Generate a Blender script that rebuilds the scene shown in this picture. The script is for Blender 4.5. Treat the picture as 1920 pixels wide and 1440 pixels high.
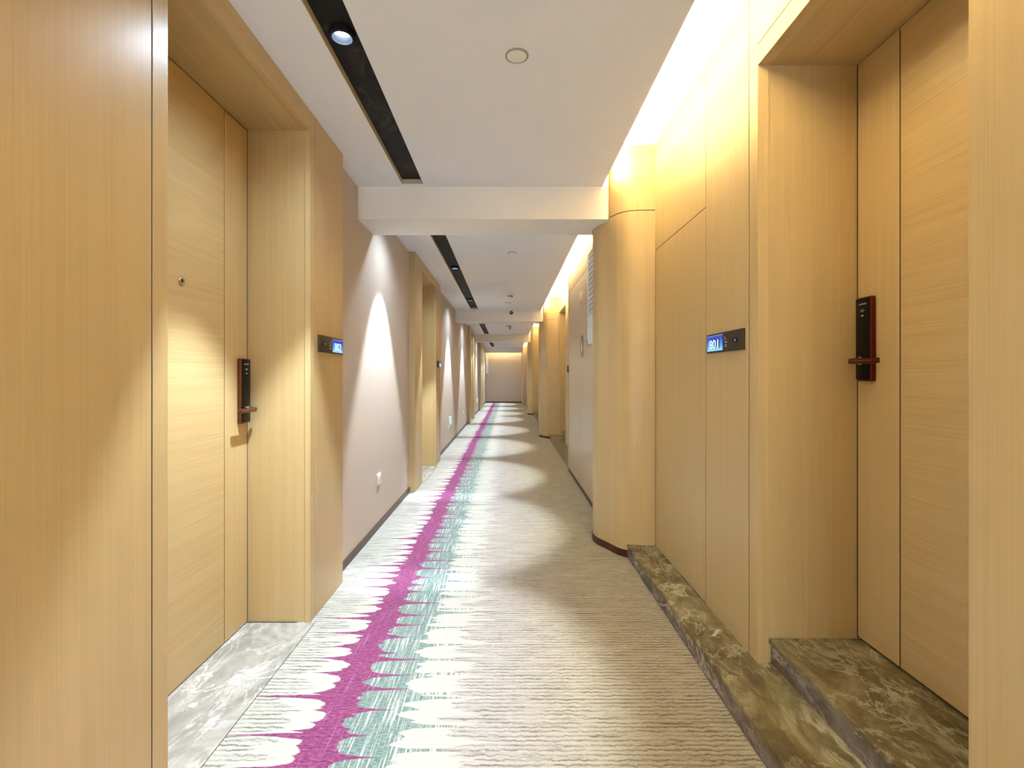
import bpy, bmesh, math, random
from mathutils import Vector, Matrix
random.seed(4)
S = bpy.context.scene
COL = S.collection
for o in list(bpy.data.objects):
    bpy.data.objects.remove(o)

# ------------------------------------------------------------------ camera, world, exposure
F_PX, CAM_H = 920.0, 1.15
cd = bpy.data.cameras.new('camera')
cam = bpy.data.objects.new('camera', cd)
COL.objects.link(cam)
cam.location = (0, 0, CAM_H)
cam.rotation_euler = (math.pi / 2, 0, 0)
cd.sensor_fit = 'HORIZONTAL'
cd.sensor_width = 36
cd.lens = F_PX / 1920 * 36
cd.shift_x = 8 / 1920
cd.shift_y = -14 / 1920
cd.clip_start = 0.02
S.camera = cam
w = bpy.data.worlds.new('world')
S.world = w
w.use_nodes = True
w.node_tree.nodes['Background'].inputs[0].default_value = (0.02, 0.02, 0.02, 1)
S.view_settings.view_transform = 'Standard'
S.view_settings.look = 'None'
S.view_settings.gamma = 1
S.view_settings.exposure = 1.97
S.view_settings.use_curve_mapping = False
SPOT_W, SPILL_W, COVE_E = 100.0, 12.0, 74.0
SPOT_COL, SPILL_COL, COVE_COL = (0.71, 0.86, 1.0), (0.64, 0.82, 1.0), (1.0, 0.83, 0.46)

# ------------------------------------------------------------------ materials
def lin(c):
    return tuple(((v / 255) / 12.92 if v / 255 <= .04045 else ((v / 255 + .055) / 1.055) ** 2.4) for v in c) + (1,)

class N:
    """small node-graph writer"""
    def __init__(s, name):
        s.m = bpy.data.materials.new(name)
        s.m.use_nodes = True
        s.t = s.m.node_tree
        s.b = s.t.nodes['Principled BSDF']
        s.tc = s.t.nodes.new('ShaderNodeTexCoord').outputs['Object']
    def set(s, sock, v):
        if hasattr(v, 'is_output'):
            s.t.links.new(v, sock)
        else:
            sock.default_value = v
    def math(s, op, a, b=0.0, c=0.0):
        n = s.t.nodes.new('ShaderNodeMath')
        n.operation = op
        for i, v in enumerate((a, b, c)):
            s.set(n.inputs[i], v)
        return n.outputs[0]
    def sep(s):
        n = s.t.nodes.new('ShaderNodeSeparateXYZ')
        s.t.links.new(s.tc, n.inputs[0])
        return n.outputs
    def mapping(s, scale, loc=(0, 0, 0), rot=(0, 0, 0)):
        n = s.t.nodes.new('ShaderNodeMapping')
        n.inputs['Scale'].default_value = scale
        n.inputs['Location'].default_value = loc
        n.inputs['Rotation'].default_value = rot
        s.t.links.new(s.tc, n.inputs[0])
        return n.outputs[0]
    def noise(s, vec=None, scale=1.0, detail=2.0, rough=.5, dist=0.0, w=None):
        n = s.t.nodes.new('ShaderNodeTexNoise')
        if w is not None:
            n.noise_dimensions = '1D'
            s.set(n.inputs['W'], w)
        else:
            s.t.links.new(vec, n.inputs['Vector'])
        n.inputs['Scale'].default_value = scale
        n.inputs['Detail'].default_value = detail
        n.inputs['Roughness'].default_value = rough
        n.inputs['Distortion'].default_value = dist
        return n.outputs[0]
    def vor1(s, w):
        n = s.t.nodes.new('ShaderNodeTexVoronoi')
        n.voronoi_dimensions = '1D'
        s.set(n.inputs['W'], w)
        n.inputs['Scale'].default_value = 1
        q = s.t.nodes.new('ShaderNodeSeparateColor')
        s.t.links.new(n.outputs['Color'], q.inputs[0])
        return n.outputs['Distance'], q.outputs[0]
    def step(s, v, a, b):
        n = s.t.nodes.new('ShaderNodeMapRange')
        n.interpolation_type = 'SMOOTHSTEP'
        s.set(n.inputs[0], v)
        n.inputs[1].default_value = a
        n.inputs[2].default_value = b
        return n.outputs[0]
    def ramp(s, v, stops):
        n = s.t.nodes.new('ShaderNodeValToRGB')
        r = n.color_ramp
        while len(r.elements) < len(stops):
            r.elements.new(.5)
        for e, (p, c) in zip(r.elements, stops):
            e.position = p
            e.color = lin(c) if len(c) == 3 else c
        s.set(n.inputs[0], v)
        return n.outputs[0]
    def mix(s, f, a, b, mode='MIX'):
        n = s.t.nodes.new('ShaderNodeMix')
        n.data_type = 'RGBA'
        n.blend_type = mode
        s.set(n.inputs[0], f)
        s.set(n.inputs[6], lin(a) if isinstance(a, tuple) and len(a) == 3 else a)
        s.set(n.inputs[7], lin(b) if isinstance(b, tuple) and len(b) == 3 else b)
        return n.outputs[2]
    def bump(s, h, strength, dist):
        n = s.t.nodes.new('ShaderNodeBump')
        n.inputs['Strength'].default_value = strength
        n.inputs['Distance'].default_value = dist
        s.t.links.new(h, n.inputs['Height'])
        s.t.links.new(n.outputs[0], s.b.inputs['Normal'])
    def base(s, c, rough=.5, metal=0.0, spec=.5):
        s.set(s.b.inputs['Base Color'], lin(c) if isinstance(c, tuple) and len(c) == 3 else c)
        s.set(s.b.inputs['Roughness'], rough)
        s.b.inputs['Metallic'].default_value = metal
        s.b.inputs['Specular IOR Level'].default_value = spec
        return s.m

def plain(name, c, rough=.5, metal=0.0, spec=.5, var=.03):
    n = N(name)
    v = n.noise(n.mapping((1, 1, 1)), 35, 3, .6)
    lo = tuple(max(0, x * (1 - var)) for x in c)
    hi = tuple(min(255, x * (1 + var)) for x in c)
    return n.base(n.mix(v, lo, hi), rough, metal, spec)

def wood(name, axis, light, dark, rough=.36, amp=1.0, spec=.42):
    """fine straight-grained veneer; axis = direction of the grain"""
    n = N(name)
    def sc(across, along):
        return tuple(along if i == axis else across for i in range(3))
    a = n.noise(n.mapping(sc(150, 1.2)), 1, 3, .6)
    b = n.noise(n.mapping(sc(34, .7), (3.1, 1.7, .4)), 1, 2, .5)
    c = n.noise(n.mapping(sc(420, 5.0), (7, 2, 5)), 1, 1, .5)
    d = n.noise(n.mapping(sc(3.0, .5), (1, 9, 2)), 1, 2, .5)
    v = n.math('ADD', n.math('MULTIPLY', a, .42), n.math('MULTIPLY', b, .26))
    v = n.math('ADD', v, n.math('MULTIPLY', c, .20))
    v = n.math('ADD', v, n.math('MULTIPLY', d, .12))
    v = n.math('ADD', n.math('MULTIPLY', n.math('SUBTRACT', v, .5), 2.6 * amp), .5)
    n.bump(a, .05, .002)
    return n.base(n.mix(v, dark, light), rough, 0, spec)

WL, WD = (204, 178, 131), (184, 155, 104)
M = {}
M['wood_z'] = wood('wood_veneer_upright_grain', 2, WL, WD, amp=.8)
M['wood_y'] = wood('wood_veneer_level_grain', 1, (205, 179, 132), (180, 151, 100), amp=1.15)
M['laminate'] = wood('satin_taupe_laminate', 2, (206, 184, 155), (196, 172, 142), rough=.30, amp=.7, spec=.6)
M['gap_shade'] = plain('painted_gap_shade', (38, 24, 12), .8)  # dark colour stands in for the shade inside gaps and grooves
M['plaster'] = plain('greige_wall_paper', (198, 182, 168), .75, var=.015)
M['ceiling'] = plain('white_ceiling_paint', (238, 239, 246), .85, var=.006)
M['cove'] = plain('cream_cove_paint', (238, 232, 220), .85, var=.006)
M['beam'] = plain('ivory_beam_paint', (236, 231, 226), .8, var=.006)
M['liner'] = plain('cream_channel_trim', (206, 190, 158), .5)
M['skirting'] = plain('brown_skirting', (92, 66, 50), .4, .3)
M['toe'] = plain('dark_red_brown_toe_strip', (70, 34, 22), .35)
M['bronze'] = plain('brown_bronze', (122, 74, 44), .28, .85)
M['bronze_red'] = plain('red_brown_bronze', (96, 34, 24), .30, .8)
M['glass_black'] = plain('black_glass', (4, 4, 6), .25, 0, .22)
M['steel'] = plain('polished_steel', (205, 200, 190), .2, 1)
M['reflector'] = plain('pale_reflector', (96, 103, 118), .4, 0)
M['lens'] = plain('dark_lens', (14, 12, 10), .08)
M['white'] = plain('white_plastic', (236, 234, 228), .4)
M['cream_plastic'] = plain('cream_plastic', (232, 214, 178), .4)
M['grey_plastic'] = plain('grey_plastic', (150, 145, 138), .5)
M['panel_dark'] = plain('olive_brown_metal_plate', (50, 41, 22), .45, .2)
M['mark'] = plain('pale_print', (190, 190, 195), .5)
M['chrome'] = plain('dull_chrome', (176, 160, 140), .25, 1)
M['vent_slat'] = plain('blue_grey_slat', (176, 184, 196), .5)

def black_channel():
    n = N('matte_black_channel_board')
    v = n.noise(n.mapping((1, 1, 1)), 5, 4, .6, .8)
    v2 = n.noise(n.mapping((1, .35, 1)), 14, 3, .6, 1.5)
    k = n.step(n.math('ADD', v, n.math('MULTIPLY', v2, .5)), .74, 1.0)
    return n.base(n.mix(k, (17, 15, 13), (58, 54, 46)), .62, 0, .3)
M['black'] = black_channel()

def emit(name, c, e):
    m = bpy.data.materials.new(name)
    m.use_nodes = True
    t = m.node_tree
    t.nodes.remove(t.nodes['Principled BSDF'])
    n = t.nodes.new('ShaderNodeEmission')
    n.inputs[0].default_value = tuple(c) + (1,)
    n.inputs[1].default_value = e
    t.links.new(n.outputs[0], t.nodes['Material Output'].inputs[0])
    return m
M['led'] = emit('warm_led_tape', COVE_COL, COVE_E)
M['led_end'] = emit('dim_led_tape', COVE_COL, 45)
M['fill'] = emit('added_fill_pane', (.72, .87, 1.0), 2.4)  # glow of the added fill window behind the camera
M['bulb'] = emit('downlight_lens', (.8, .92, 1), 5)
M['digit_white'] = emit('glowing_white_digits', (.62, .85, 1.0), .42)
M['digit_navy'] = plain('navy_digits', (4, 14, 60), .4)
M['exit_green'] = emit('exit_green', (.10, .75, .38), .35)
M['exit_white'] = emit('exit_white', (.85, 1.0, .92), .42)

def screen_mat():
    n = N('blue_screen_glow')
    z = n.sep()[2]
    c = n.ramp(n.math('MULTIPLY', n.math('ADD', z, .035), 14.3),
               [(0, (150, 215, 255)), (.35, (60, 150, 235)), (.8, (20, 60, 190)), (.93, (20, 50, 170)), (1, (170, 200, 255))])
    n.set(n.b.inputs['Emission Color'], c)
    n.b.inputs['Emission Strength'].default_value = .30
    return n.base((5, 10, 30), .3)
M['screen'] = screen_mat()

def marble(name, cols, vein, vs, veinw=.5, rough=.22):
    n = N(name)
    v = n.noise(n.mapping((1, .55, 1)), 5.0, 8, .62, 1.6)
    v2 = n.noise(n.mapping((1, .7, 1), (4, 2, 8)), 16, 6, .65, 1.0)
    base = n.ramp(n.math('ADD', n.math('MULTIPLY', v, .7), n.math('MULTIPLY', v2, .3)),
                  [(.30, cols[0]), (.45, cols[1]), (.56, cols[2]), (.72, cols[3])])
    def ridge(scale, loc, width, rot):
        r = n.noise(n.mapping((1, .45, 1), loc, (0, 0, rot)), scale, 6, .62, .6)
        return n.step(n.math('ABSOLUTE', n.math('SUBTRACT', r, .5)), width, 0)
    k = n.math('MAXIMUM', ridge(vs, (1, 5, 3), .018, .5), n.math('MULTIPLY', ridge(vs * 2.2, (8, 1, 3), .022, -.6), .6))
    mask = n.step(n.noise(n.mapping((1, 1, 1), (2, 2, 2)), 3.5, 2, .5), .38, .62)
    k = n.math('MULTIPLY', k, n.math('MULTIPLY', n.math('ADD', mask, .25), veinw))
    c = n.mix(k, base, vein)
    sp = n.noise(n.mapping((1, 1, 1), (6, 3, 1)), 9, 3, .5, .8)
    c = n.mix(n.math('MULTIPLY', n.step(sp, .70, .76), .7), c, vein)
    return n.base(c, rough, 0, .5)
M['marble'] = marble('dark_brown_green_marble', [(66, 54, 36), (104, 90, 60), (132, 120, 84), (168, 156, 118)], (214, 204, 170), 2.6, .42)
M['marble_face'] = marble('grey_brown_marble_riser', [(70, 58, 50), (104, 90, 80), (132, 118, 108), (162, 150, 140)], (200, 188, 176), 4.0)
M['marble_pale'] = marble('pale_grey_marble', [(128, 124, 116), (150, 146, 138), (170, 166, 158), (188, 185, 178)], (222, 220, 214), 3.0, .6)

def carpet_mat():
    n = N('striped_jagged_carpet')
    x, y, z = n.sep()
    wob = n.noise(n.mapping((9, 60, 1)), 1, 2, .5)
    yy = n.math('ADD', y, n.math('MULTIPLY', n.math('SUBTRACT', wob, .5), .012))
    def spikes(scale, seed, p, length):
        d, r = n.vor1(n.math('ADD', n.math('MULTIPLY', yy, scale), seed))
        a = n.math('SUBTRACT', 1.0, n.math('MINIMUM', n.math('MULTIPLY', d, 1.9), 1.0))
        return n.math('MULTIPLY', n.math('MULTIPLY', n.math('POWER', a, p), length), n.math('ADD', n.math('MULTIPLY', r, .8), .2))
    def wave(scale, seed, amp):
        return n.math('MULTIPLY', n.math('SUBTRACT', n.noise(w=n.math('ADD', n.math('MULTIPLY', yy, scale), seed), scale=1, detail=2), .5), amp)
    drift = wave(1.1, 3.3, .05)
    xs = n.math('SUBTRACT', x, drift)
    def edge(base, sign, layers, seedw, ampw):
        e = n.math('ADD', base, n.math('ADD', wave(7.0, seedw, ampw), wave(31.0, seedw + 3.0, ampw * .55)))
        for (sc, sd, p, ln) in layers:
            sp = spikes(sc, sd, p, ln)
            e = n.math('ADD', e, sp) if sign > 0 else n.math('SUBTRACT', e, sp)
        return e
    pl = edge(-.632, -1, [(10.5, 1.3, 7.0, .27), (10.5, 1.3, 1.6, .055), (23, 5.0, 3.0, .05)], 2.0, .05)
    pr = edge(-.540, 1, [(10.5, 11.7, 7.0, .24), (10.5, 11.7, 1.6, .055), (21, 9.0, 3.0, .04)], 5.0, .05)
    tr = edge(-.375, 1, [(9.5, 21.2, 6.0, .18), (16, 4.4, 1.6, .08), (29, 8.4, 1.6, .05)], 8.0, .05)
    cr = edge(-.215, 1, [(9.0, 31.7, 3.0, .10), (31, 3.0, 2.0, .15), (17, 8.0, 2.0, .10)], 11.0, .10)
    crb = edge(-.24, -1, [(9.0, 35.1, 3.5, .12), (24, 7.0, 2.0, .05)], 14.0, .03)
    cl = edge(-.705, -1, [(9.3, 41.3, 3.0, .12), (31, 2.0, 2.0, .15), (17, 6.0, 2.0, .10)], 17.0, .08)
    def right_of(e, s=.004):
        return n.step(n.math('SUBTRACT', xs, e), -s, s)
    # line work across the width
    yw = n.math('ADD', y, n.math('MULTIPLY', n.math('SUBTRACT', n.noise(n.mapping((32, 26, 1), (4, 4, 0)), 1, 3, .6), .5), .024))
    rows = n.math('SINE', n.math('MULTIPLY', yw, 2 * math.pi / .0198))
    streak = n.noise(n.mapping((4.0, 105, 1)), 1, 4, .62, .15)
    streak2 = n.noise(n.mapping((16, 150, 1), (3, 7, 0)), 1, 3, .65)
    patch = n.noise(n.mapping((7, 22, 1), (1, 6, 0)), 1, 3, .6)
    speck = n.noise(n.mapping((1, 1, 1)), 260, 2, .6)
    speck2 = n.noise(n.mapping((70, 150, 1), (5, 1, 0)), 1, 3, .7)
    valley = n.step(rows, .0, .95)
    ln = n.math('MULTIPLY', valley, n.math('ADD', n.step(patch, .30, .62), .25))
    ln = n.math('ADD', n.math('MULTIPLY', ln, .62), n.math('MULTIPLY', n.step(streak, .50, .70), .50))
    ln = n.math('ADD', ln, n.math('MULTIPLY', n.step(streak2, .52, .72), .45))
    ln = n.math('ADD', ln, n.math('MULTIPLY', n.math('SUBTRACT', speck2, .5), .9))
    lmask = n.math('MINIMUM', n.math('MAXIMUM', ln, 0.0), 1.0)
    cream = n.mix(speck, (184, 180, 168), (206, 202, 192))
    left_c = n.mix(n.math('MULTIPLY', lmask, .95), cream, (104, 103, 92))
    wide = n.step(xs, -.25, .55)
    stripe_c = n.mix(wide, (116, 103, 95), (100, 84, 57))
    ground_c = n.mix(wide, (188, 181, 174), (184, 169, 139))
    right_c = n.mix(n.math('MULTIPLY', lmask, .92), ground_c, stripe_c)
    vert = n.noise(n.mapping((170, 5, 1)), 1, 2, .6)
    vmask = n.step(vert, .50, .66)
    vdark = n.step(n.noise(n.mapping((60, 210, 1), (2, 2, 0)), 1, 1, .5), .42, .62)
    teal = n.mix(vdark, (106, 128, 121), (138, 156, 148))
    teal = n.mix(vmask, teal, (205, 205, 195))
    pinkn = n.noise(n.mapping((50, 130, 1), (1, 4, 0)), 1, 2, .6)
    pink = n.mix(n.step(pinkn, .3, .72), (116, 44, 86), (164, 84, 132))
    pink = n.mix(n.math('MULTIPLY', n.step(n.noise(n.mapping((150, 4, 1), (9, 1, 0)), 1, 1, .5), .6, .72), .30), pink, (205, 150, 185))
    c = n.mix(right_of(cl, .010), left_c, cream)
    c = n.mix(right_of(pl), c, pink)
    c = n.mix(right_of(pr), c, teal)
    # short dotted teal dashes that run on into the cream
    c = n.mix(right_of(tr), c, cream)
    d, r = n.vor1(n.math('ADD', n.math('MULTIPLY', yy, 9.5), 21.2))
    dash = n.math('MULTIPLY', n.step(d, .085, .04), n.step(n.noise(n.mapping((150, 3, 1)), 1, 1, .5), .46, .52))
    dash = n.math('MULTIPLY', dash, n.math('MULTIPLY', right_of(tr), n.step(xs, -.12, -.20)))
    c = n.mix(dash, c, (128, 136, 118))
    c = n.mix(right_of(cr, .012), c, right_c)
    # loops: rows of tufts
    h = n.math('ADD', n.math('MULTIPLY', rows, .5), n.math('MULTIPLY', n.noise(n.mapping((1, 1, 1)), 190, 3, .7), 1.6))
    n.bump(h, .55, .004)
    c = n.mix(n.math('MULTIPLY', n.step(n.noise(n.mapping((1, 1, 1), (5, 5, 5)), 330, 2, .6), .55, .30), .22), c, (70, 58, 44))
    n.b.inputs['Sheen Weight'].default_value = .15
    return n.base(c, .95, 0, .1)
M['carpet'] = carpet_mat()

# ------------------------------------------------------------------ object helpers
ORG = {}
def props(o, label=None, cat=None, group=None, kind=None):
    if label: o['label'] = label
    if cat: o['category'] = cat
    if group: o['group'] = group
    if kind: o['kind'] = kind
    return o

def thing(name, loc, label, cat, group=None, kind=None):
    o = bpy.data.objects.new(name, None)
    o.empty_display_size = .1
    COL.objects.link(o)
    o.location = loc
    ORG[o.name] = Vector(loc)
    return props(o, label, cat, group, kind)

class B:
    def __init__(s):
        s.bm = bmesh.new()
    def box(s, x0, x1, y0, y1, z0, z1, bev=0.0, seg=2):
        x0, x1 = min(x0, x1), max(x0, x1)
        y0, y1 = min(y0, y1), max(y0, y1)
        z0, z1 = min(z0, z1), max(z0, z1)
        r = bmesh.ops.create_cube(s.bm, size=1.0)
        for v in r['verts']:
            v.co = Vector(((x0 + x1) / 2 + v.co.x * (x1 - x0), (y0 + y1) / 2 + v.co.y * (y1 - y0), (z0 + z1) / 2 + v.co.z * (z1 - z0)))
        if bev:
            es = list({e for v in r['verts'] for e in v.link_edges})
            bmesh.ops.bevel(s.bm, geom=es, offset=bev, segments=seg, affect='EDGES', profile=.5)
        return s
    def prism(s, pts, z0, z1):
        """footprint in plan, extruded upward"""
        lo = [s.bm.verts.new((p[0], p[1], z0)) for p in pts]
        hi = [s.bm.verts.new((p[0], p[1], z1)) for p in pts]
        k = len(pts)
        s.bm.faces.new(lo[::-1])
        s.bm.faces.new(hi)
        for i in range(k):
            s.bm.faces.new((lo[i], lo[(i + 1) % k], hi[(i + 1) % k], hi[i]))
        return s
    def plate(s, pts, x0, x1):
        """outline in the y-z plane with thickness in x"""
        lo = [s.bm.verts.new((x0, p[0], p[1])) for p in pts]
        hi = [s.bm.verts.new((x1, p[0], p[1])) for p in pts]
        k = len(pts)
        s.bm.faces.new(lo)
        s.bm.faces.new(hi[::-1])
        for i in range(k):
            s.bm.faces.new((lo[(i + 1) % k], lo[i], hi[i], hi[(i + 1) % k]))
        return s
    def lathe(s, c, axis, prof, seg=32):
        """prof = [(radius, offset along axis)]"""
        ax = Vector(axis).normalized()
        u = ax.orthogonal().normalized()
        v = ax.cross(u)
        c = Vector(c)
        rings = []
        for (r, h) in prof:
            if r < 1e-6:
                rings.append([s.bm.verts.new(c + ax * h)])
            else:
                rings.append([s.bm.verts.new(c + ax * h + (u * math.cos(2 * math.pi * i / seg) + v * math.sin(2 * math.pi * i / seg)) * r) for i in range(seg)])
        for a, b in zip(rings, rings[1:]):
            for i in range(seg):
                j = (i + 1) % seg
                if len(a) == 1 and len(b) == 1: continue
                if len(a) == 1: s.bm.faces.new((a[0], b[i], b[j]))
                elif len(b) == 1: s.bm.faces.new((a[i], a[j], b[0]))
                else: s.bm.faces.new((a[i], a[j], b[j], b[i]))
        return s
    def obj(s, name, mat, parent=None, label=None, smooth=False, **kw):
        bmesh.ops.recalc_face_normals(s.bm, faces=s.bm.faces)
        o0 = ORG[parent.name] if parent else Vector((0, 0, 0))
        if parent:
            for v in s.bm.verts: v.co -= o0
        me = bpy.data.meshes.new(name)
        s.bm.to_mesh(me)
        s.bm.free()
        me.materials.append(M[mat] if isinstance(mat, str) else mat)
        if smooth:
            for p in me.polygons: p.use_smooth = True
            try: me.set_sharp_from_angle(angle=math.radians(38))
            except Exception: pass
        o = bpy.data.objects.new(name, me)
        COL.objects.link(o)
        if parent:
            o.parent = parent
        ORG[o.name] = o0
        return props(o, label, **kw)

def struct(b, name, mat, label=None, cat=None, smooth=False):
    return b.obj(name, mat, None, label, smooth, cat=cat, kind='structure')

def text_mesh(txt, size, extrude):
    cu = bpy.data.curves.new('t', 'FONT')
    cu.body = txt
    cu.size = size
    cu.extrude = extrude
    cu.align_x = 'CENTER'
    cu.align_y = 'CENTER'
    cu.resolution_u = 4
    t = bpy.data.objects.new('t', cu)
    me = bpy.data.meshes.new_from_object(t)
    bpy.data.objects.remove(t)
    return me

def text_on_wall(name, txt, size, sx, x, y, z, side, mat, parent, ext=.0006):
    """letters on a wall plane; side=-1: wall on the left (faces +x), side=1: on the right (faces -x)"""
    me = text_mesh(txt, size, ext)
    me.name = name
    o0 = ORG[parent.name]
    for v in me.vertices:
        px, pz, d = v.co.x * sx, v.co.y, v.co.z
        # reading direction: on the left wall letters run away from the camera, on the right towards it
        v.co = Vector((x + d * (1 if side < 0 else -1), y + px * (1 if side < 0 else -1), z + pz)) - o0
    me.materials.clear()
    me.materials.append(M[mat])
    o = bpy.data.objects.new(name, me)
    COL.objects.link(o)
    o.parent = parent
    ORG[o.name] = o0
    return o

H = 2.392        # dropped ceiling
HC = 2.615       # cove ceiling
YB, YE = -3.4, 21.6
XL = -.98        # papered wall on the left
XP = .922        # wood surround plane
XR = .93         # wood wall plane on the right
XC = .743        # cabinet plane on the right
S1, S2 = .082, .174

# ------------------------------------------------------------------ floor, carpet, marble
struct(B().box(-1.4, 1.5, YB, YE + .1, -.10, -.014), 'floor', 'plaster', 'concrete subfloor under the carpet', 'floor')
left_open = [(1.332, 2.29), (5.285, 6.286), (12.35, 13.35), (17.0, 18.0)]
b = B()
b.box(-.90, .76, YB, YE, -.013, 0)
yy = YB
for (a, c) in left_open + [(YE, YE)]:
    if a > yy: b.box(-.985, -.90, yy, a, -.013, 0)
    yy = c
b.obj('carpet', 'carpet', None, 'fitted striped corridor carpet with a jagged magenta and teal line running to the far wall', cat='carpet')
th_lab = ['pale grey marble threshold at the near left doorway', 'marble threshold at the second left doorway beyond the white socket',
          'marble threshold at the third left doorway down the corridor', 'marble threshold at the farthest left doorway']
for (a, c), lb in zip(left_open, th_lab):
    B().box(-1.258, -.902, a + .001, c - .001, -.013, .0015).obj('marble_threshold', 'marble_pale', None, lb, cat='threshold', group='marble thresholds of the left doors')

# ------------------------------------------------------------------ left side
def wall_left(a, c, n):
    struct(B().box(XL - .08, XL, a, c, 0, H + .02), 'wall_left' , 'plaster', 'greige papered wall on the left, %s' % n, 'wall')
    b = B()
    b.box(XL, XL + .008, a, c, 0, .052, .001, 1)
    struct(b, 'baseboard_left', 'skirting', 'brown skirting along the left wall, %s' % n, 'baseboard')

wall_left(2.742, 4.882, 'between the first and second doorways')
wall_left(6.73, 11.95, 'between the second and third doorways')
wall_left(13.80, 16.55, 'between the third and fourth doorways')
wall_left(18.40, YE, 'last stretch before the end wall')

def lock(door, side, xd, yc, z0, z1, mat_body, yp, ydir):
    """electronic lock, front face towards the corridor; yp pivot depth, lever runs towards smaller y"""
    s = 1 if side < 0 else -1          # outward direction in x
    body = B().box(xd, xd + s * .021, yc - .0365, yc + .0365, z0, z1, .006, 3).obj('electronic_lock', mat_body, door, 'bronze edged lock case', True)
    g = B().box(xd + s * .0195, xd + s * .0235, yc - .0335, yc + .0345, z0 + .006, z1 - .004, .0018, 2)
    g.obj('lock_face', 'glass_black', body, 'black glass face', True)
    xf = xd + s * .0237
    text_on_wall('lock_lettering', 'LAVANDE', .0085, 1.0, xf, yc, z1 - .026, side, 'mark', body, .0003)
    w = B()
    zc = z1 - .062
    for r in (.011, .017):
        k = 14
        for i in range(k):
            a0 = math.radians(50 + 80 * i / k); a1 = math.radians(50 + 80 * (i + 1) / k)
            w.plate([(yc + r * math.cos(a0), zc + r * math.sin(a0)), (yc + r * math.cos(a1), zc + r * math.sin(a1)),
                     (yc + (r - .0016) * math.cos(a1), zc + (r - .0016) * math.sin(a1)), (yc + (r - .0016) * math.cos(a0), zc + (r - .0016) * math.sin(a0))], xf - .0002, xf + s * .0004)
    w.box(xf - .0002, xf + s * .0005, yc - .0055, yc + .0055, zc - .008, zc - .004)
    w.obj('card_reader_mark', 'mark', body)
    zl = z0 + (.062 if side < 0 else .072)
    L = B()
    L.lathe((xf, yc + .006, zl + .002), (s, 0, 0), [(.0, 0), (.0155, 0), (.0155, .006), (.011, .008), (.011, .026), (.0, .026)], 24)
    L.obj('lever_rosette', 'steel', body, 'steel neck of the lever', True)
    B().box(xf + s * .024, xf + s * .037, yc - .118, yc + .024, zl - .010, zl + .010, .0045, 3).obj('lever_handle', mat_body, body, 'bronze lever', True)
    B().box(xf + s * .0368, xf + s * .0376, yc - .095, yc + .004, zl + .0005, zl + .0022).obj('lever_inlay', 'chrome', body)
    return body

def left_portal(k, yp0, y0, y1, yp1, num_lab, near_hidden=False):
    where = ['nearest the camera on the left', 'second on the left, beyond the white socket', 'third on the left down the corridor', 'farthest on the left'][k]
    t = thing('door_surround', (-XP, (y0 + y1) / 2, 0), 'light wood doorway surround with flanking panels, ' + where, 'door surround', 'wood door surrounds on the left')
    xo, xi, xd = -XP, -XP - .026, -1.217
    # front stiles and panels
    B().box(xo, XL - .01, yp0, y0 - .062, 0, H + .01, .001, 1).obj('side_panel', 'wood_z', t)
    B().box(xo, xi, y0 - .058, y0, 0, H + .01, .001, 1).obj('stile', 'wood_z', t)
    B().box(xo, xi, y1, y1 + .062, 0, H + .01, .001, 1).obj('stile', 'wood_z', t)
    B().box(xo, XL - .01, y1 + .066, yp1, 0, H + .01, .001, 1).obj('side_panel', 'wood_z', t)
    B().box(xo, xi, y0 + .0005, y1 - .0005, 2.297, H + .01, .001, 1).obj('head_rail', 'wood_y', t)
    B().box(xi - .0005, -1.245, y0 - .05, y0 - .006, 0, H, .0008, 1).obj('jamb', 'wood_z', t)
    B().box(xi - .0005, -1.245, y1 + .007, y1 + .05, 0, H, .0008, 1).obj('jamb', 'wood_z', t)
    B().box(xi - .0005, -1.245, y0 - .006, y1 + .007, 2.302, 2.35).obj('soffit', 'wood_y', t)
    B().box(-1.29, -1.262, y0 - .05, y1 + .05, 0, 2.36).obj('backing', 'gap_shade', t)
    g = B()
    for yy in (y0 - .060, y1 + .064):
        g.box(xo - .0012, xi, yy - .0022, yy + .0022, 0, H)
        g.box(xi - .0005, XL - .02, yy - .012, yy + .012, 0, H)
    g.obj('joint_shade', 'gap_shade', t)  # dark strips fill the joints to imitate their shade
    d = thing('door_%d' % (k + 1), (xd, (y0 + y1) / 2, 0), 'wood veneered room door with a dark electronic lock, ' + where, 'door', kind='structure')
    gy = y1 - .182
    B().box(xd, xd - .042, y0 - .004, gy - .002, .006, 2.296, .001, 1).obj('door_leaf', 'wood_y', d)
    B().box(xd, xd - .042, gy + .002, y1 + .001, .006, 2.296, .001, 1).obj('lock_stile', 'wood_z', d)
    B().box(xd - .0012, xd - .040, gy - .0019, gy + .0019, .01, 2.29).obj('groove_shade', 'gap_shade', d)  # dark strip painted as the shade in the groove
    B().box(xd - .0012, xd - .035, y1 + .0013, y1 + .0067, .004, 2.30).obj('edge_shade', 'gap_shade', d)  # dark strip in place of the shade between door and jamb
    lock(d, -1, xd, y1 - .048, .937, 1.232, 'bronze', 0, 0)
    p = B()
    py, pz = y1 - .46, 1.506
    p.lathe((xd, py, pz), (1, 0, 0), [(.0, 0), (.0185, 0), (.0185, .002), (.015, .0045), (.0095, .0045), (.0085, .002), (0, .002)], 28)
    ph = p.obj('peephole', 'steel', d, 'steel peephole ring', True)
    B().lathe((xd + .0018, py, pz), (1, 0, 0), [(0, 0), (.0085, 0), (.0065, .0018), (0, .0026)], 20).obj('peephole_lens', 'lens', ph, None, True)

left_portal(0, -3.4, 1.332, 2.29, 2.742, '')
left_portal(1, 4.882, 5.285, 6.286, 6.73, '')
left_portal(2, 11.95, 12.35, 13.35, 13.80, '')
left_portal(3, 16.55, 17.0, 18.0, 18.40, '')

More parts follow.
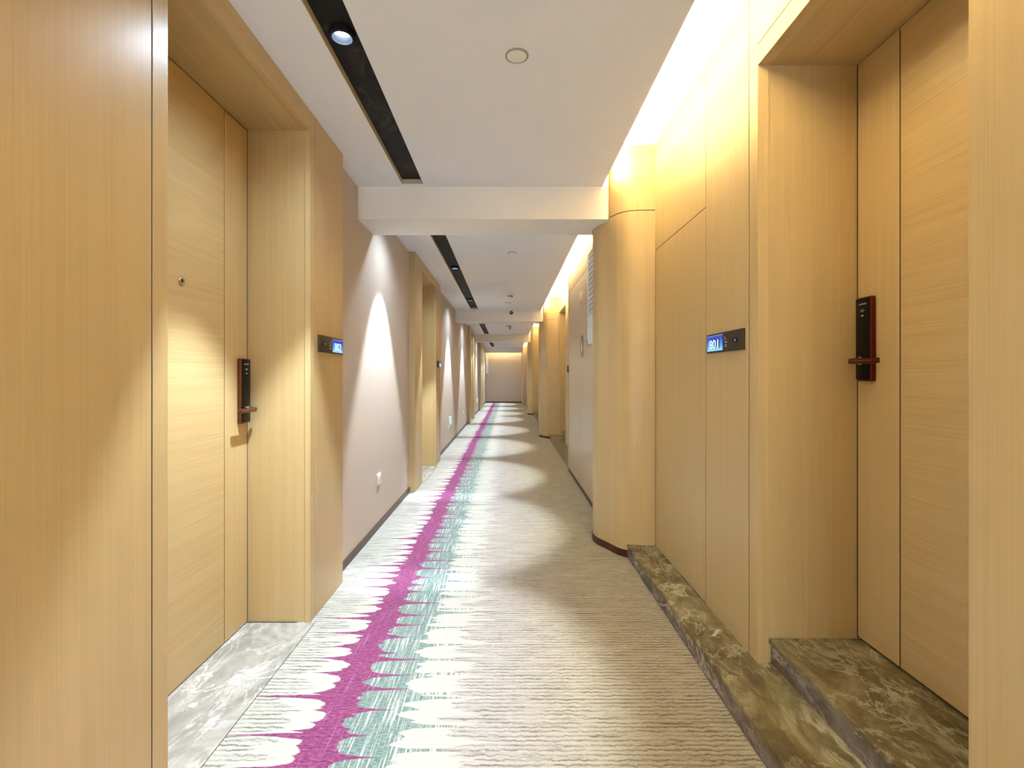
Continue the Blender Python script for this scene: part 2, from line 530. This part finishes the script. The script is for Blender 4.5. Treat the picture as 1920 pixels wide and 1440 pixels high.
def number_panel(side, xw, ya, yb, zc, num, label):
    """long horizontal plate: screen at the end away from the doorway"""
    s = 1 if side < 0 else -1
    t = thing('room_number_panel', (xw, (ya + yb) / 2, zc), label, 'room number sign', 'room number panels')
    L = yb - ya
    h = .042
    pl = B().box(xw, xw + s * .009, ya, yb, zc - h, zc + h, .0015, 2).obj('face_plate', 'panel_dark', t, 'dark olive metal plate', True)
    f = lambda u: ya + L * u       # u: 0 near camera end .. 1 far end
    xf = xw + s * .0088
    sc = B().box(xf, xf + s * .0012, f(.52), f(.975), zc - .034, zc + .034).obj('screen', 'screen', t, 'lit blue screen')
    cy = f(.75)
    text_on_wall('shadow_digits', num, .062, 1.35, xf + s * .0015, cy + (.006 if side < 0 else -.006), zc - .005, side, 'digit_navy', sc, .0003)
    text_on_wall('digits', num, .056, 1.30, xf + s * .0022, cy, zc - .007, side, 'digit_white', sc, .0003)
    bt = B().box(xf, xf + s * .002, f(.12), f(.25), zc - .010, zc + .010, .0008, 1).obj('bell_button', 'glass_black', t, 'black bell button', True)
    B().box(xf + s * .0019, xf + s * .0024, f(.17), f(.20), zc - .004, zc + .004).obj('bell_icon', 'mark', bt)
    ic = B()
    ic.box(xf, xf + s * .0006, f(.455), f(.465), zc + .010, zc + .024)
    ic.box(xf, xf + s * .0006, f(.42), f(.455), zc + .010, zc + .012)
    ic.obj('indicator_mark', 'mark', t)
    B().box(xf, xf + s * .0006, f(.40), f(.46), zc - .004, zc + .001).obj('indicator_mark', 'mark', t)
    B().box(xf, xf + s * .0006, f(.42), f(.45), zc - .022, zc - .012).obj('indicator_mark', 'mark', t)

number_panel(-1, -XP, 2.382, 2.722, 1.312, '802', 'dark plate with lit blue room number, beside the near left doorway')
number_panel(1, XR, 1.921, 2.272, 1.298, '801', 'dark plate with lit blue room number, on the right wall by the near doorway')
number_panel(-1, -XP, 6.378, 6.71, 1.312, '804', 'small dark plate with lit blue number beside the second left doorway')

def socket(y, z, label):
    t = thing('wall_socket', (XL, y, z), label, 'socket', 'white wall sockets low on the left wall')
    B().box(XL, XL + .011, y - .043, y + .043, z - .043, z + .043, .003, 2).obj('plate', 'white', t, None, True)
    B().box(XL + .0105, XL + .0125, y - .026, y + .026, z - .026, z + .026, .001, 1).obj('insert', 'white', t, None, True)
    b = B()
    for dy, dz in ((-.010, .011), (.010, .011), (-.010, -.010), (.010, -.010), (0, -.004)):
        b.box(XL + .012, XL + .0129, y + dy - .002, y + dy + .002, z + dz - .005, z + dz + .005)
    b.obj('pin_holes', 'grey_plastic', t)
socket(3.71, .375, 'white square wall socket low on the left wall before the second doorway')
socket(8.15, .285, 'white socket under the first low green exit sign')
socket(10.8, .34, 'small white socket low on the left wall, past the first exit sign')

def exit_sign(y, z, label):
    t = thing('exit_sign', (XL, y, z), label, 'exit sign', 'low green exit signs on the left wall')
    B().box(XL, XL + .018, y - .115, y + .115, z - .075, z + .075, .003, 2).obj('frame', 'white', t, None, True)
    f = B().box(XL + .0178, XL + .0195, y - .105, y + .105, z - .062, z + .062).obj('face', 'exit_green', t, 'glowing green face')
    b = B()
    x0, x1 = XL + .0193, XL + .0203
    # running figure and a doorway
    b.lathe((x0, y - .045, z + .040), (1, 0, 0), [(0, 0), (.010, 0), (.010, .001), (0, .001)], 14)
    b.plate([(y - .052, z + .028), (y - .034, z + .026), (y - .030, z - .008), (y - .050, z - .006)], x0, x1)
    b.plate([(y - .048, z - .006), (y - .038, z - .006), (y - .060, z - .050), (y - .072, z - .048)], x0, x1)
    b.plate([(y - .042, z - .006), (y - .030, z - .006), (y - .012, z - .030), (y - .022, z - .036)], x0, x1)
    b.plate([(y - .050, z + .024), (y - .048, z + .014), (y - .075, z + .002), (y - .078, z + .010)], x0, x1)
    b.box(x0, x1, y + .015, y + .085, z + .045, z + .052)
    b.box(x0, x1, y + .015, y + .022, z - .050, z + .052)
    b.box(x0, x1, y + .078, y + .085, z - .050, z + .052)
    b.obj('running_figure', 'exit_white', f, 'white running figure and doorway')
exit_sign(8.27, .40, 'low green exit sign on the left wall above a white socket')
exit_sign(15.6, .38, 'far low green exit sign on the left wall near the corridor end')

# ------------------------------------------------------------------ right side
def column_pts(dy, grow=0.0):
    raw = [(.95, 3.100), (.86, 3.104), (.80, 3.112), (.755, 3.128), (.716, 3.165), (.69, 3.215), (.668, 3.268), (.638, 3.325), (.616, 3.370),
           (.605, 3.420), (.603, 3.470), (.612, 3.530), (.640, 3.590), (.690, 3.640), (.76, 3.665)]
    out = []
    n = len(raw)
    for i in range(n - 1):
        p0, p1, p2, p3 = (Vector(raw[max(0, i - 1)]), Vector(raw[i]), Vector(raw[i + 1]), Vector(raw[min(n - 1, i + 2)]))
        for q in range(4):
            t = q / 4
            out.append(.5 * ((2 * p1) + (p2 - p0) * t + (2 * p0 - 5 * p1 + 4 * p2 - p3) * t * t + (3 * p1 - p0 - 3 * p2 + p3) * t ** 3))
    out.append(Vector(raw[-1]))
    c = Vector((.86, 3.42))
    res = []
    for p in out:
        if grow and p.x < .93:
            d = (p - c).normalized()
            p = p + d * grow
        res.append((p.x, p.y + dy))
    return res

def column(dy, where):
    t = thing('curved_column', (.80, 3.40 + dy, 0), 'rounded wood clad column, ' + where, 'column', 'rounded wood columns on the right')
    pts = column_pts(dy)
    end = [(1.02, 3.665 + dy), (1.02, 3.10 + dy)]
    B().prism(pts + end, .045, 2.200).obj('lower_cladding', 'wood_z', t, None, True)
    B().prism(column_pts(dy, -.006) + end, 2.200, 2.205).obj('joint_shade', 'gap_shade', t)
    B().prism(pts + end, 2.205, HC).obj('upper_cladding', 'wood_z', t, None, True)
    g = column_pts(dy, .006)
    B().prism([p for p in g if p[0] < .775 or p[1] > 3.5 + dy] + [(.775, 3.665 + dy)], 0, .046).obj('base_strip', 'toe', t, 'dark red brown base', True)
column(0, 'nearest, at the end of the marble step')
column(5.95, 'second down the corridor, beyond the grey cabinet doors')
column(11.5, 'farthest down the corridor')

def steps(a, c, oa, oc, n):
    b = B().box(.76, 1.02 if n else 1.02, a, c, 0, S1, .003, 2)
    lb = ['long dark marble step beside the carpet, nearest the camera', 'dark marble step between the first and second columns', 'dark marble step between the second and third columns'][n]
    t = thing('marble_step', (.9, (a + c) / 2, 0), lb, 'step', 'low marble steps on the right')
    b.bm.free()
    B().box(.762, 1.32, a, c, 0, S1 - .022).obj('riser', 'marble_face', t, 'greyer marble riser')
    B().box(.7603, 1.32, a, c, S1 - .0219, S1, .002, 2).obj('tread', 'marble', t)
    lb2 = ['upper marble step inside the near right doorway', 'upper marble step inside the second right doorway', 'upper marble step inside the third right doorway'][n]
    t2 = thing('marble_step', (1.14, (oa + oc) / 2, S1), lb2, 'step', 'upper marble steps of the right doorways')
    B().box(.982, 1.32, oa, oc, S1 + .0003, S2 - .018).obj('riser', 'marble_face', t2, 'greyer marble riser')
    B().box(.975, 1.32, oa, oc, S2 - .0179, S2, .002, 2).obj('tread', 'marble', t2)

def right_portal(k, yp0, y0, y1, yp1):
    where = ['nearest the camera on the right', 'second on the right, between the columns', 'third on the right down the corridor'][k]
    t = thing('door_surround', (XR, (y0 + y1) / 2, S1), 'light wood doorway surround above marble steps, ' + where, 'door surround', 'wood door surrounds on the right')
    xi, xd = XR + .026, 1.303
    sw = .15 if k == 0 else .066
    zt = 2.312
    B().box(XR, .98, yp0, y0 - sw - .004, S1, HC, .001, 1).obj('side_panel', 'wood_z', t)
    B().box(XR, xi, y0 - sw, y0, S1, HC, .001, 1).obj('stile', 'wood_z', t)
    B().box(XR, xi + .016, y1, y1 + .0645, S1, HC, .001, 1).obj('stile', 'wood_z', t)
    B().box(XR, xi, y0 + .0005, y1 - .0005, zt - .004, 2.383, .001, 1).obj('head_rail', 'wood_y', t)
    B().box(XR, xi, y0 + .0005, y1 - .0005, 2.387, HC, .001, 1).obj('top_panel', 'wood_z', t)
    B().box(xi - .0005, xi + .02, y0 - .02, y1 + .02, 2.375, 2.395).obj('joint_shade', 'gap_shade', t)
    B().box(xi + .0005, 1.33, y0 - .05, y0 - .006, S1, HC, .0008, 1).obj('jamb', 'wood_z', t)
    B().box(xi + .017, 1.33, y1 + .007, y1 + .05, S1, HC, .0008, 1).obj('jamb', 'wood_z', t)
    B().box(xi + .0005, 1.33, y0 - .006, y1 + .007, zt, 2.36).obj('soffit', 'wood_y', t)
    B().box(1.35, 1.375, y0 - .05, y1 + .05, S1, 2.45).obj('backing', 'gap_shade', t)
    B().box(XR + .0012, XR + .02, y1 + .0647, y1 + .0698, S1, HC).obj('joint_shade', 'gap_shade', t)  # dark filler gives the joint its shade
    B().box(XR + .0012, XR + .02, y0 - sw - .0038, y0 - sw - .0002, S1, HC).obj('joint_shade', 'gap_shade', t)
    B().box(XR + .0012, XR + .02, y0, y1, 2.3832, 2.3868).obj('joint_shade', 'gap_shade', t)
    d = thing('door_%d' % (k + 5), (xd, (y0 + y1) / 2, S2), 'wood veneered room door with a dark electronic lock, ' + where, 'door', kind='structure')
    gy = y1 - .194
    B().box(xd, xd + .042, y0 - .004, gy - .003, S2 + .010, zt - .004, .001, 1).obj('door_leaf', 'wood_y', d)
    B().box(xd, xd + .042, gy + .002, y1 + .001, S2 + .010, zt - .004, .001, 1).obj('lock_stile', 'wood_z', d)
    B().box(xd + .0012, xd + .040, gy - .0029, gy + .0019, S2 + .012, zt - .01).obj('groove_shade', 'gap_shade', d)  # groove filled with dark colour for its shade
    B().box(xd + .0012, xd + .026, y1 + .0013, y1 + .0067, S2 + .004, zt - .001).obj('edge_shade', 'gap_shade', d)  # shade of the door edge put in as a dark strip
    lock(d, 1, xd, y1 - .055, 1.133, 1.437, 'bronze_red', 0, 0)

def steps_call():
    steps(-3.4, 3.128, .985, 1.830, 0)
    steps(6.002, 9.078, 7.9, 8.856, 1)
    steps(11.802, 14.628, 13.2, 14.156, 2)
steps_call()
right_portal(0, YB, .991, 1.825, 0)
right_portal(1, 6.0, 7.9, 8.85, 0)
right_portal(2, 11.8, 13.2, 14.15, 0)

# flat panels after the near right doorway
t = thing('wood_wall_panel', (XR, 2.5, S1), 'light wood wall panelling with a flush access door between the near right doorway and the column', 'wall panel')
B().box(XR, .98, 1.895, 2.3025, S1, HC, .0008, 1).obj('panel', 'wood_z', t)
B().box(XR, .98, 2.3075, 3.0985, 1.947, HC, .0008, 1).obj('panel', 'wood_z', t)
B().box(XR, .98, 2.3075, 3.090, S1 + .004, 1.943, .0008, 1).obj('access_door', 'wood_z', t, 'flush access door')
B().box(.981, 1.0, 1.895, 3.098, S1, HC - .01).obj('joint_shade', 'gap_shade', t)
B().box(XR + .0012, .98, 2.3027, 2.3073, S1, HC).obj('joint_shade', 'gap_shade', t)  # dark fill between the panels imitates shade in the gap
B().box(XR + .0012, .98, 2.3075, 3.098, 1.9432, 1.9468).obj('joint_shade', 'gap_shade', t)
B().box(XR + .0012, .98, 3.0902, 3.098, S1, 1.943).obj('joint_shade', 'gap_shade', t)
for (a, c, lb) in ((8.92, 9.049, 'narrow light wood panel before the second column'), (14.22, 14.598, 'narrow light wood panel before the farthest column')):
    B().box(XR, .99, a, c, S1, HC, .0008, 1).obj('wood_wall_panel', 'wood_z', None, lb, cat='wall panel')

def cabinet(a, c, where, detail=False):
    t = thing('service_cabinet', (XC, (a + c) / 2, 0), 'tall flush cabinet wall with satin taupe doors, ' + where, 'cabinet', 'service cabinets on the right')
    B().box(XC + .004, 1.02, a, c, 0, HC).obj('carcass', 'gap_shade', t)
    B().box(XC - .004, XC + .006, a, c, 0, .035, .001, 1).obj('toe_strip', 'toe', t, 'dark red brown base')
    ed = c - .05
    m = a + (ed - a) * .62
    for (p, q) in ((a, m), (m, ed)):
        dr = B().box(XC, XC + .022, p + .002, q - .002, .038, 2.158, .0012, 1).obj('cabinet_door', 'laminate', t)
        if detail and q == m:
            hy, hz = 4.86, 1.45
            hb = B().box(XC - .016, XC, hy - .022, hy + .022, hz - .105, hz + .105, .002, 2).obj('handle_plate', 'chrome', dr, 'dull chrome handle plate', True)
            g = B()
            g.box(XC - .0168, XC - .0158, hy - .014, hy + .014, hz + .012, hz + .085)
            g.box(XC - .0168, XC - .0158, hy - .014, hy + .014, hz - .085, hz - .010)
            g.obj('handle_recess', 'bronze', dr)
    B().box(XC, XC + .022, a, ed, 2.163, HC, .0012, 1).obj('upper_panel', 'wood_z', t)
    B().box(XC - .004, 1.02, ed, c, 0, HC, .001, 1).obj('end_stile', 'wood_z', t)
    if detail:
        B().box(XC - .02, XC - .004, 5.955, 5.985, 1.20, 1.28, .003, 2).obj('latch', 'lens', t, 'small dark latch', True)
cabinet(3.667, 6.0, 'just beyond the nearest column', True)
cabinet(9.617, 11.8, 'just beyond the second column')
cabinet(15.167, 19.2, 'just beyond the farthest column')
struct(B().box(XR, 1.02, 19.2, 20.2, 0, HC), 'wall_right', 'wood_z', 'short light wood wall before the corridor end on the right', 'wall')
b = B().box(.61, 1.02, 20.2, YE, 0, HC, .002, 1)
b.obj('wood_wall_panel', 'laminate', None, 'taupe corner pier beside the right edge of the end wall', cat='wall panel')

# vent and call box on the cabinet
t = thing('louvred_vent_panel', (XC, 4.15, 1.44), 'tall white louvred vent panel on the grey cabinet beside the nearest column', 'vent')
ya, yb_, za, zb = 3.78, 4.50, 1.44, 2.285
x1 = XC - .014
fr = B()
fr.box(XC, x1, ya, yb_, za, za + .05, .002, 1)
fr.box(XC, x1, ya, yb_, zb - .035, zb, .002, 1)
fr.box(XC, x1, ya, ya + .035, za, zb, .002, 1)
fr.box(XC, x1, yb_ - .035, yb_, za, zb, .002, 1)
fr.obj('frame', 'white', t)
B().box(XC, XC - .003, ya + .02, yb_ - .02, za + .02, zb - .02).obj('back_plate', 'vent_slat', t, 'blue grey back')
B().box(XC - .003, XC - .010, ya + .036, yb_ - .036, za + .051, 1.70, .002, 1).obj('blank_plate', 'white', t, 'plain white lower plate')
z = 1.715
while z < zb - .05:
    s = B()
    pts = [(XC - .003, z), (XC - .0135, z + .004), (XC - .0135, z + .008), (XC - .003, z + .022)]
    lo = [s.bm.verts.new((p[0], ya + .036, p[1])) for p in pts]
    hi = [s.bm.verts.new((p[0], yb_ - .036, p[1])) for p in pts]
    s.bm.faces.new(lo); s.bm.faces.new(hi[::-1])
    for i in range(4): s.bm.faces.new((lo[i], hi[i], hi[(i + 1) % 4], lo[(i + 1) % 4]))
    s.obj('slat', 'white', t)
    z += .046
t = thing('call_box', (XC, 4.87, 1.90), 'small cream box on the grey cabinet above the chrome handle', 'box')
B().box(XC, XC - .030, 4.82, 4.92, 1.895, 1.995, .004, 2).obj('case', 'cream_plastic', t, None, True)
B().box(XC - .029, XC - .033, 4.84, 4.90, 1.92, 1.97, .002, 1).obj('push_plate', 'white', t, None, True)

# ------------------------------------------------------------------ ends
struct(B().box(-1.3, 1.1, YE, YE + .08, 0, HC), 'wall_end', 'plaster', 'plain greige wall closing the far end', 'wall')
struct(B().box(-.98, .61, YE - .012, YE, 0, .05), 'baseboard_end', 'skirting', 'brown skirting of the end wall', 'baseboard')
struct(B().box(-1.3, 1.4, YB - .08, YB, 0, HC), 'wall_back', 'plaster', 'greige wall behind the camera', 'wall')
t = thing('fill_window', (0, YB, .3), 'wide daylight window added unseen behind the camera for its light', 'window', kind='structure')  # invented source, added for neutral light on the beams and cabinets
B().box(-.75, .75, YB + .001, YB + .01, .35, 2.25).obj('pane', 'fill', t)
b = B()
for (p, q, u, v) in ((-.80, -.75, .30, 2.30), (.75, .80, .30, 2.30), (-.75, .75, .30, .35), (-.75, .75, 2.25, 2.30), (-.02, .02, .35, 2.25)):
    b.box(p, q, YB + .001, YB + .05, u, v, .003, 1)
b.obj('fill_frame', 'white', t)
t = thing('wall_plaque', (-.91, YE, 1.25), 'tall narrow white plaque at the left edge of the end wall', 'plaque')
B().box(-.965, -.855, YE - .018, YE, 1.27, 2.07, .002, 1).obj('board', 'white', t)
B().box(-.965, -.855, YE - .020, YE, 1.24, 1.268, .002, 1).obj('lower_edge', 'grey_plastic', t, 'grey lower edge')

# ------------------------------------------------------------------ ceiling
struct(B().box(-1.45, 1.45, YB - .1, YE + .1, HC, HC + .06), 'ceiling', 'cove', 'cream upper ceiling of the light cove', 'ceiling')
beams = [(3.21, 3.57), (9.16, 9.55), (14.42, 14.80), (21.02, 21.30)]
CX0, CX1, CE = -.6825, -.545, .618
bays = [(YB, beams[0][0], YB, 3.165), (beams[0][1], beams[1][0], beams[0][1] + .01, 9.07),
        (beams[1][1], beams[2][0], beams[1][1] + .01, 14.38), (beams[2][1], beams[3][0], beams[2][1] + .01, 20.6)]
nm = ['nearest the camera', 'beyond the first beam', 'beyond the second beam', 'beyond the third beam']
for i, (a, c, p, q) in enumerate(bays):
    b = B()
    b.box(-1.0, CX0, a, c, H, H + .03)
    b.box(CX1, CE, a, c, H, H + .03)
    if p > a: b.box(CX0, CX1, a, p, H, H + .03)
    if c > q: b.box(CX0, CX1, q, c, H, H + .03)
    b.box(.46, .48, a, c, H + .03, HC)
    struct(b, 'ceiling', 'ceiling', 'white dropped ceiling, stretch ' + nm[i], 'ceiling')
    t = thing('light_channel', ((CX0 + CX1) / 2, (p + q) / 2, H), 'long black recessed ceiling channel, ' + nm[i], 'light channel', 'black ceiling channels')
    B().box(CX0 - .02, CX1 + .02, p, q, H + .0303, H + .04).obj('black_board', 'black', t)
    l = B()
    l.box(CX0, CX0 + .003, p, q, H + .0005, H + .0298)
    l.box(CX0, CX1, q - .003, q, H + .0005, H + .0298)
    l.obj('edge_trim', 'liner', t, 'cream edge trim')
    B().box(CX1 - .003, CX1, p, q - .003, H + .0005, H + .0298).obj('edge_trim', 'black', t)
    lb = B()
    lb.box(.545, .558, a + .02, c - .02, H + .0305, H + .036)
    lb.obj('led_strip', 'led', None, 'warm LED tape hidden in the right ceiling cove, ' + nm[i], cat='light strip', group='LED tapes in the cove')

for i, (a, c) in enumerate(beams):
    lb = ['ivory ceiling beam nearest the camera', 'second ivory ceiling beam, with the black camera on it', 'third ivory ceiling beam down the corridor', 'last ceiling beam before the end wall'][i]
    if i < 3:
        dy = (0, 5.95, 11.5)[i]
        cp = [(x, y) for (x, y) in column_pts(dy, .002) if a + .04 < y < c and x < .70]
        cp = [(p[0] - .001, p[1]) for p in cp]
        pts = [(-.98, a), (.657, a)] + cp + [((cp[-1][0] if cp else .64), c), (-.98, c)]
    else:
        pts = [(-.98, a), (.609, a), (.609, c), (-.98, c)]
    b = B().prism(pts, 2.179, HC)
    b.obj('ceiling_beam', 'beam', None, lb, cat='beam')
lb = B().box(-.93, .58, 21.34, 21.345, 2.30, 2.303)
lb.obj('led_strip', M['led_end'], None, 'warm LED tape hidden above the end wall', cat='light strip', group='LED tapes in the cove')

ords = ['behind the camera', 'overhead just behind the camera', 'nearest in view', 'second, hidden behind the first beam', 'third, in the middle of the second channel', 'fourth, ending the second channel',
        'fifth, behind the second beam', 'sixth, in the third channel', 'seventh, behind the third beam', 'eighth, in the last channel', 'ninth, close to the end wall']
DL = [-2.0, -.1, 1.814, 3.76, 5.68, 8.05, 10.55, 13.2, 15.3, 17.7, 20.3]
for y, od in zip(DL, ords):
    xc = -.612
    t = thing('downlight', (xc, y, H), 'round recessed downlight in the black ceiling channel, ' + od, 'downlight', 'downlights in the black channels')
    c = (xc, y, H + .0303)
    B().lathe(c, (0, 0, -1), [(.047, 0), (.047, .020), (.043, .024), (.0385, .023), (.0385, .020)], 36).obj('trim_ring', 'black', t, 'black outer ring', True)
    B().lathe(c, (0, 0, -1), [(.0384, .0225), (.036, .022), (.024, .003), (.0235, .001)], 36).obj('reflector', 'reflector', t, 'bright reflector', True)
    B().lathe(c, (0, 0, -1), [(0, .001), (.0235, .001)], 28).obj('lens', 'bulb', t, 'glowing lens', True)
    L = bpy.data.lights.new('beam_lamp', 'SPOT')
    L.energy = SPOT_W
    L.color = SPOT_COL
    L.spot_size = math.radians(57)
    L.spot_blend = .36
    L.shadow_soft_size = .02
    lo = bpy.data.objects.new('beam_lamp', L)
    COL.objects.link(lo)
    lo.parent = t
    lo.location = (0, 0, .010)
    lo.rotation_euler = (0, math.radians(3.0), 0)
    L = bpy.data.lights.new('spill_lamp', 'SPOT')
    L.spot_size = math.radians(150)
    L.spot_blend = 1.0
    L.shadow_soft_size = .03
    L.energy = SPILL_W
    L.color = SPILL_COL
    lo = bpy.data.objects.new('spill_lamp', L)
    COL.objects.link(lo)
    lo.parent = t
    lo.location = (0, 0, .004)

# ceiling devices
def disc(x, y, r, label):
    t = thing('ceiling_disc', (x, y, H), label, 'ceiling disc', 'flush round ceiling discs')
    B().lathe((x, y, H), (0, 0, -1), [(r, 0), (r, .003), (r * .90, .006), (r * .86, .004)], 40).obj('rim', 'grey_plastic', t, None, True)
    B().lathe((x, y, H), (0, 0, -1), [(0, .0065), (r * .80, .006), (r * .87, .003)], 40).obj('cover', 'white', t, 'round white cover', True)
disc(.035, 1.898, .045, 'flush round white ceiling disc nearest the camera')
disc(.045, 4.93, .045, 'flush round ceiling disc just beyond the first beam')
disc(.010, 8.25, .052, 'flush round ceiling disc just before the black camera')
disc(.010, 18.1, .05, 'far flush ceiling disc near the corridor end')
t = thing('smoke_detector', (.036, 7.4, H), 'white smoke detector with dark slots hanging before the second beam', 'smoke detector')
B().lathe((.036, 7.4, H), (0, 0, -1), [(0, 0), (.056, 0), (.056, .010), (.044, .022), (0, .022)], 28).obj('base', 'white', t, None, True)
B().lathe((.036, 7.4, H), (0, 0, -1), [(0, .022), (.036, .022), (.034, .044), (0, .044)], 28).obj('slot_ring', 'white', t, 'slotted ring', True)
b = B()
for i in range(10):
    a = 2 * math.pi * i / 10
    cx, cy = .036 + .0355 * math.cos(a), 7.4 + .0355 * math.sin(a)
    b.box(cx - .006, cx + .006, cy - .006, cy + .006, H - .040, H - .027)
b.obj('dark_slots', 'lens', t)
B().lathe((.036, 7.4, H), (0, 0, -1), [(0, .044), (.036, .044), (.028, .062), (0, .064)], 28).obj('cap', 'white', t, None, True)
t = thing('smoke_detector', (.03, 12.0, H), 'small hanging ceiling detector between the second and third beams', 'detector')
B().lathe((.03, 12.0, H), (0, 0, -1), [(0, 0), (.065, 0), (.065, .008), (0, .012)], 24).obj('base', 'grey_plastic', t, None, True)
B().box(.035, .075, 11.98, 12.04, H - .085, H - .010, .004, 2).obj('sensor_head', 'grey_plastic', t, None, True)
t = thing('security_camera', (.067, 9.16, 2.338), 'small round black security camera on the second beam', 'camera')
B().lathe((.067, 9.16, 2.338), (0, -1, 0), [(0, 0), (.036, 0), (.036, .010), (.033, .03), (.024, .042), (0, .046)], 28).obj('housing', 'lens', t, None, True)
B().lathe((.067, 9.16, 2.338), (0, -1, 0), [(0, .0455), (.012, .0455), (.012, .050), (.008, .049), (0, .048)], 20).obj('lens_ring', 'grey_plastic', t, None, True)
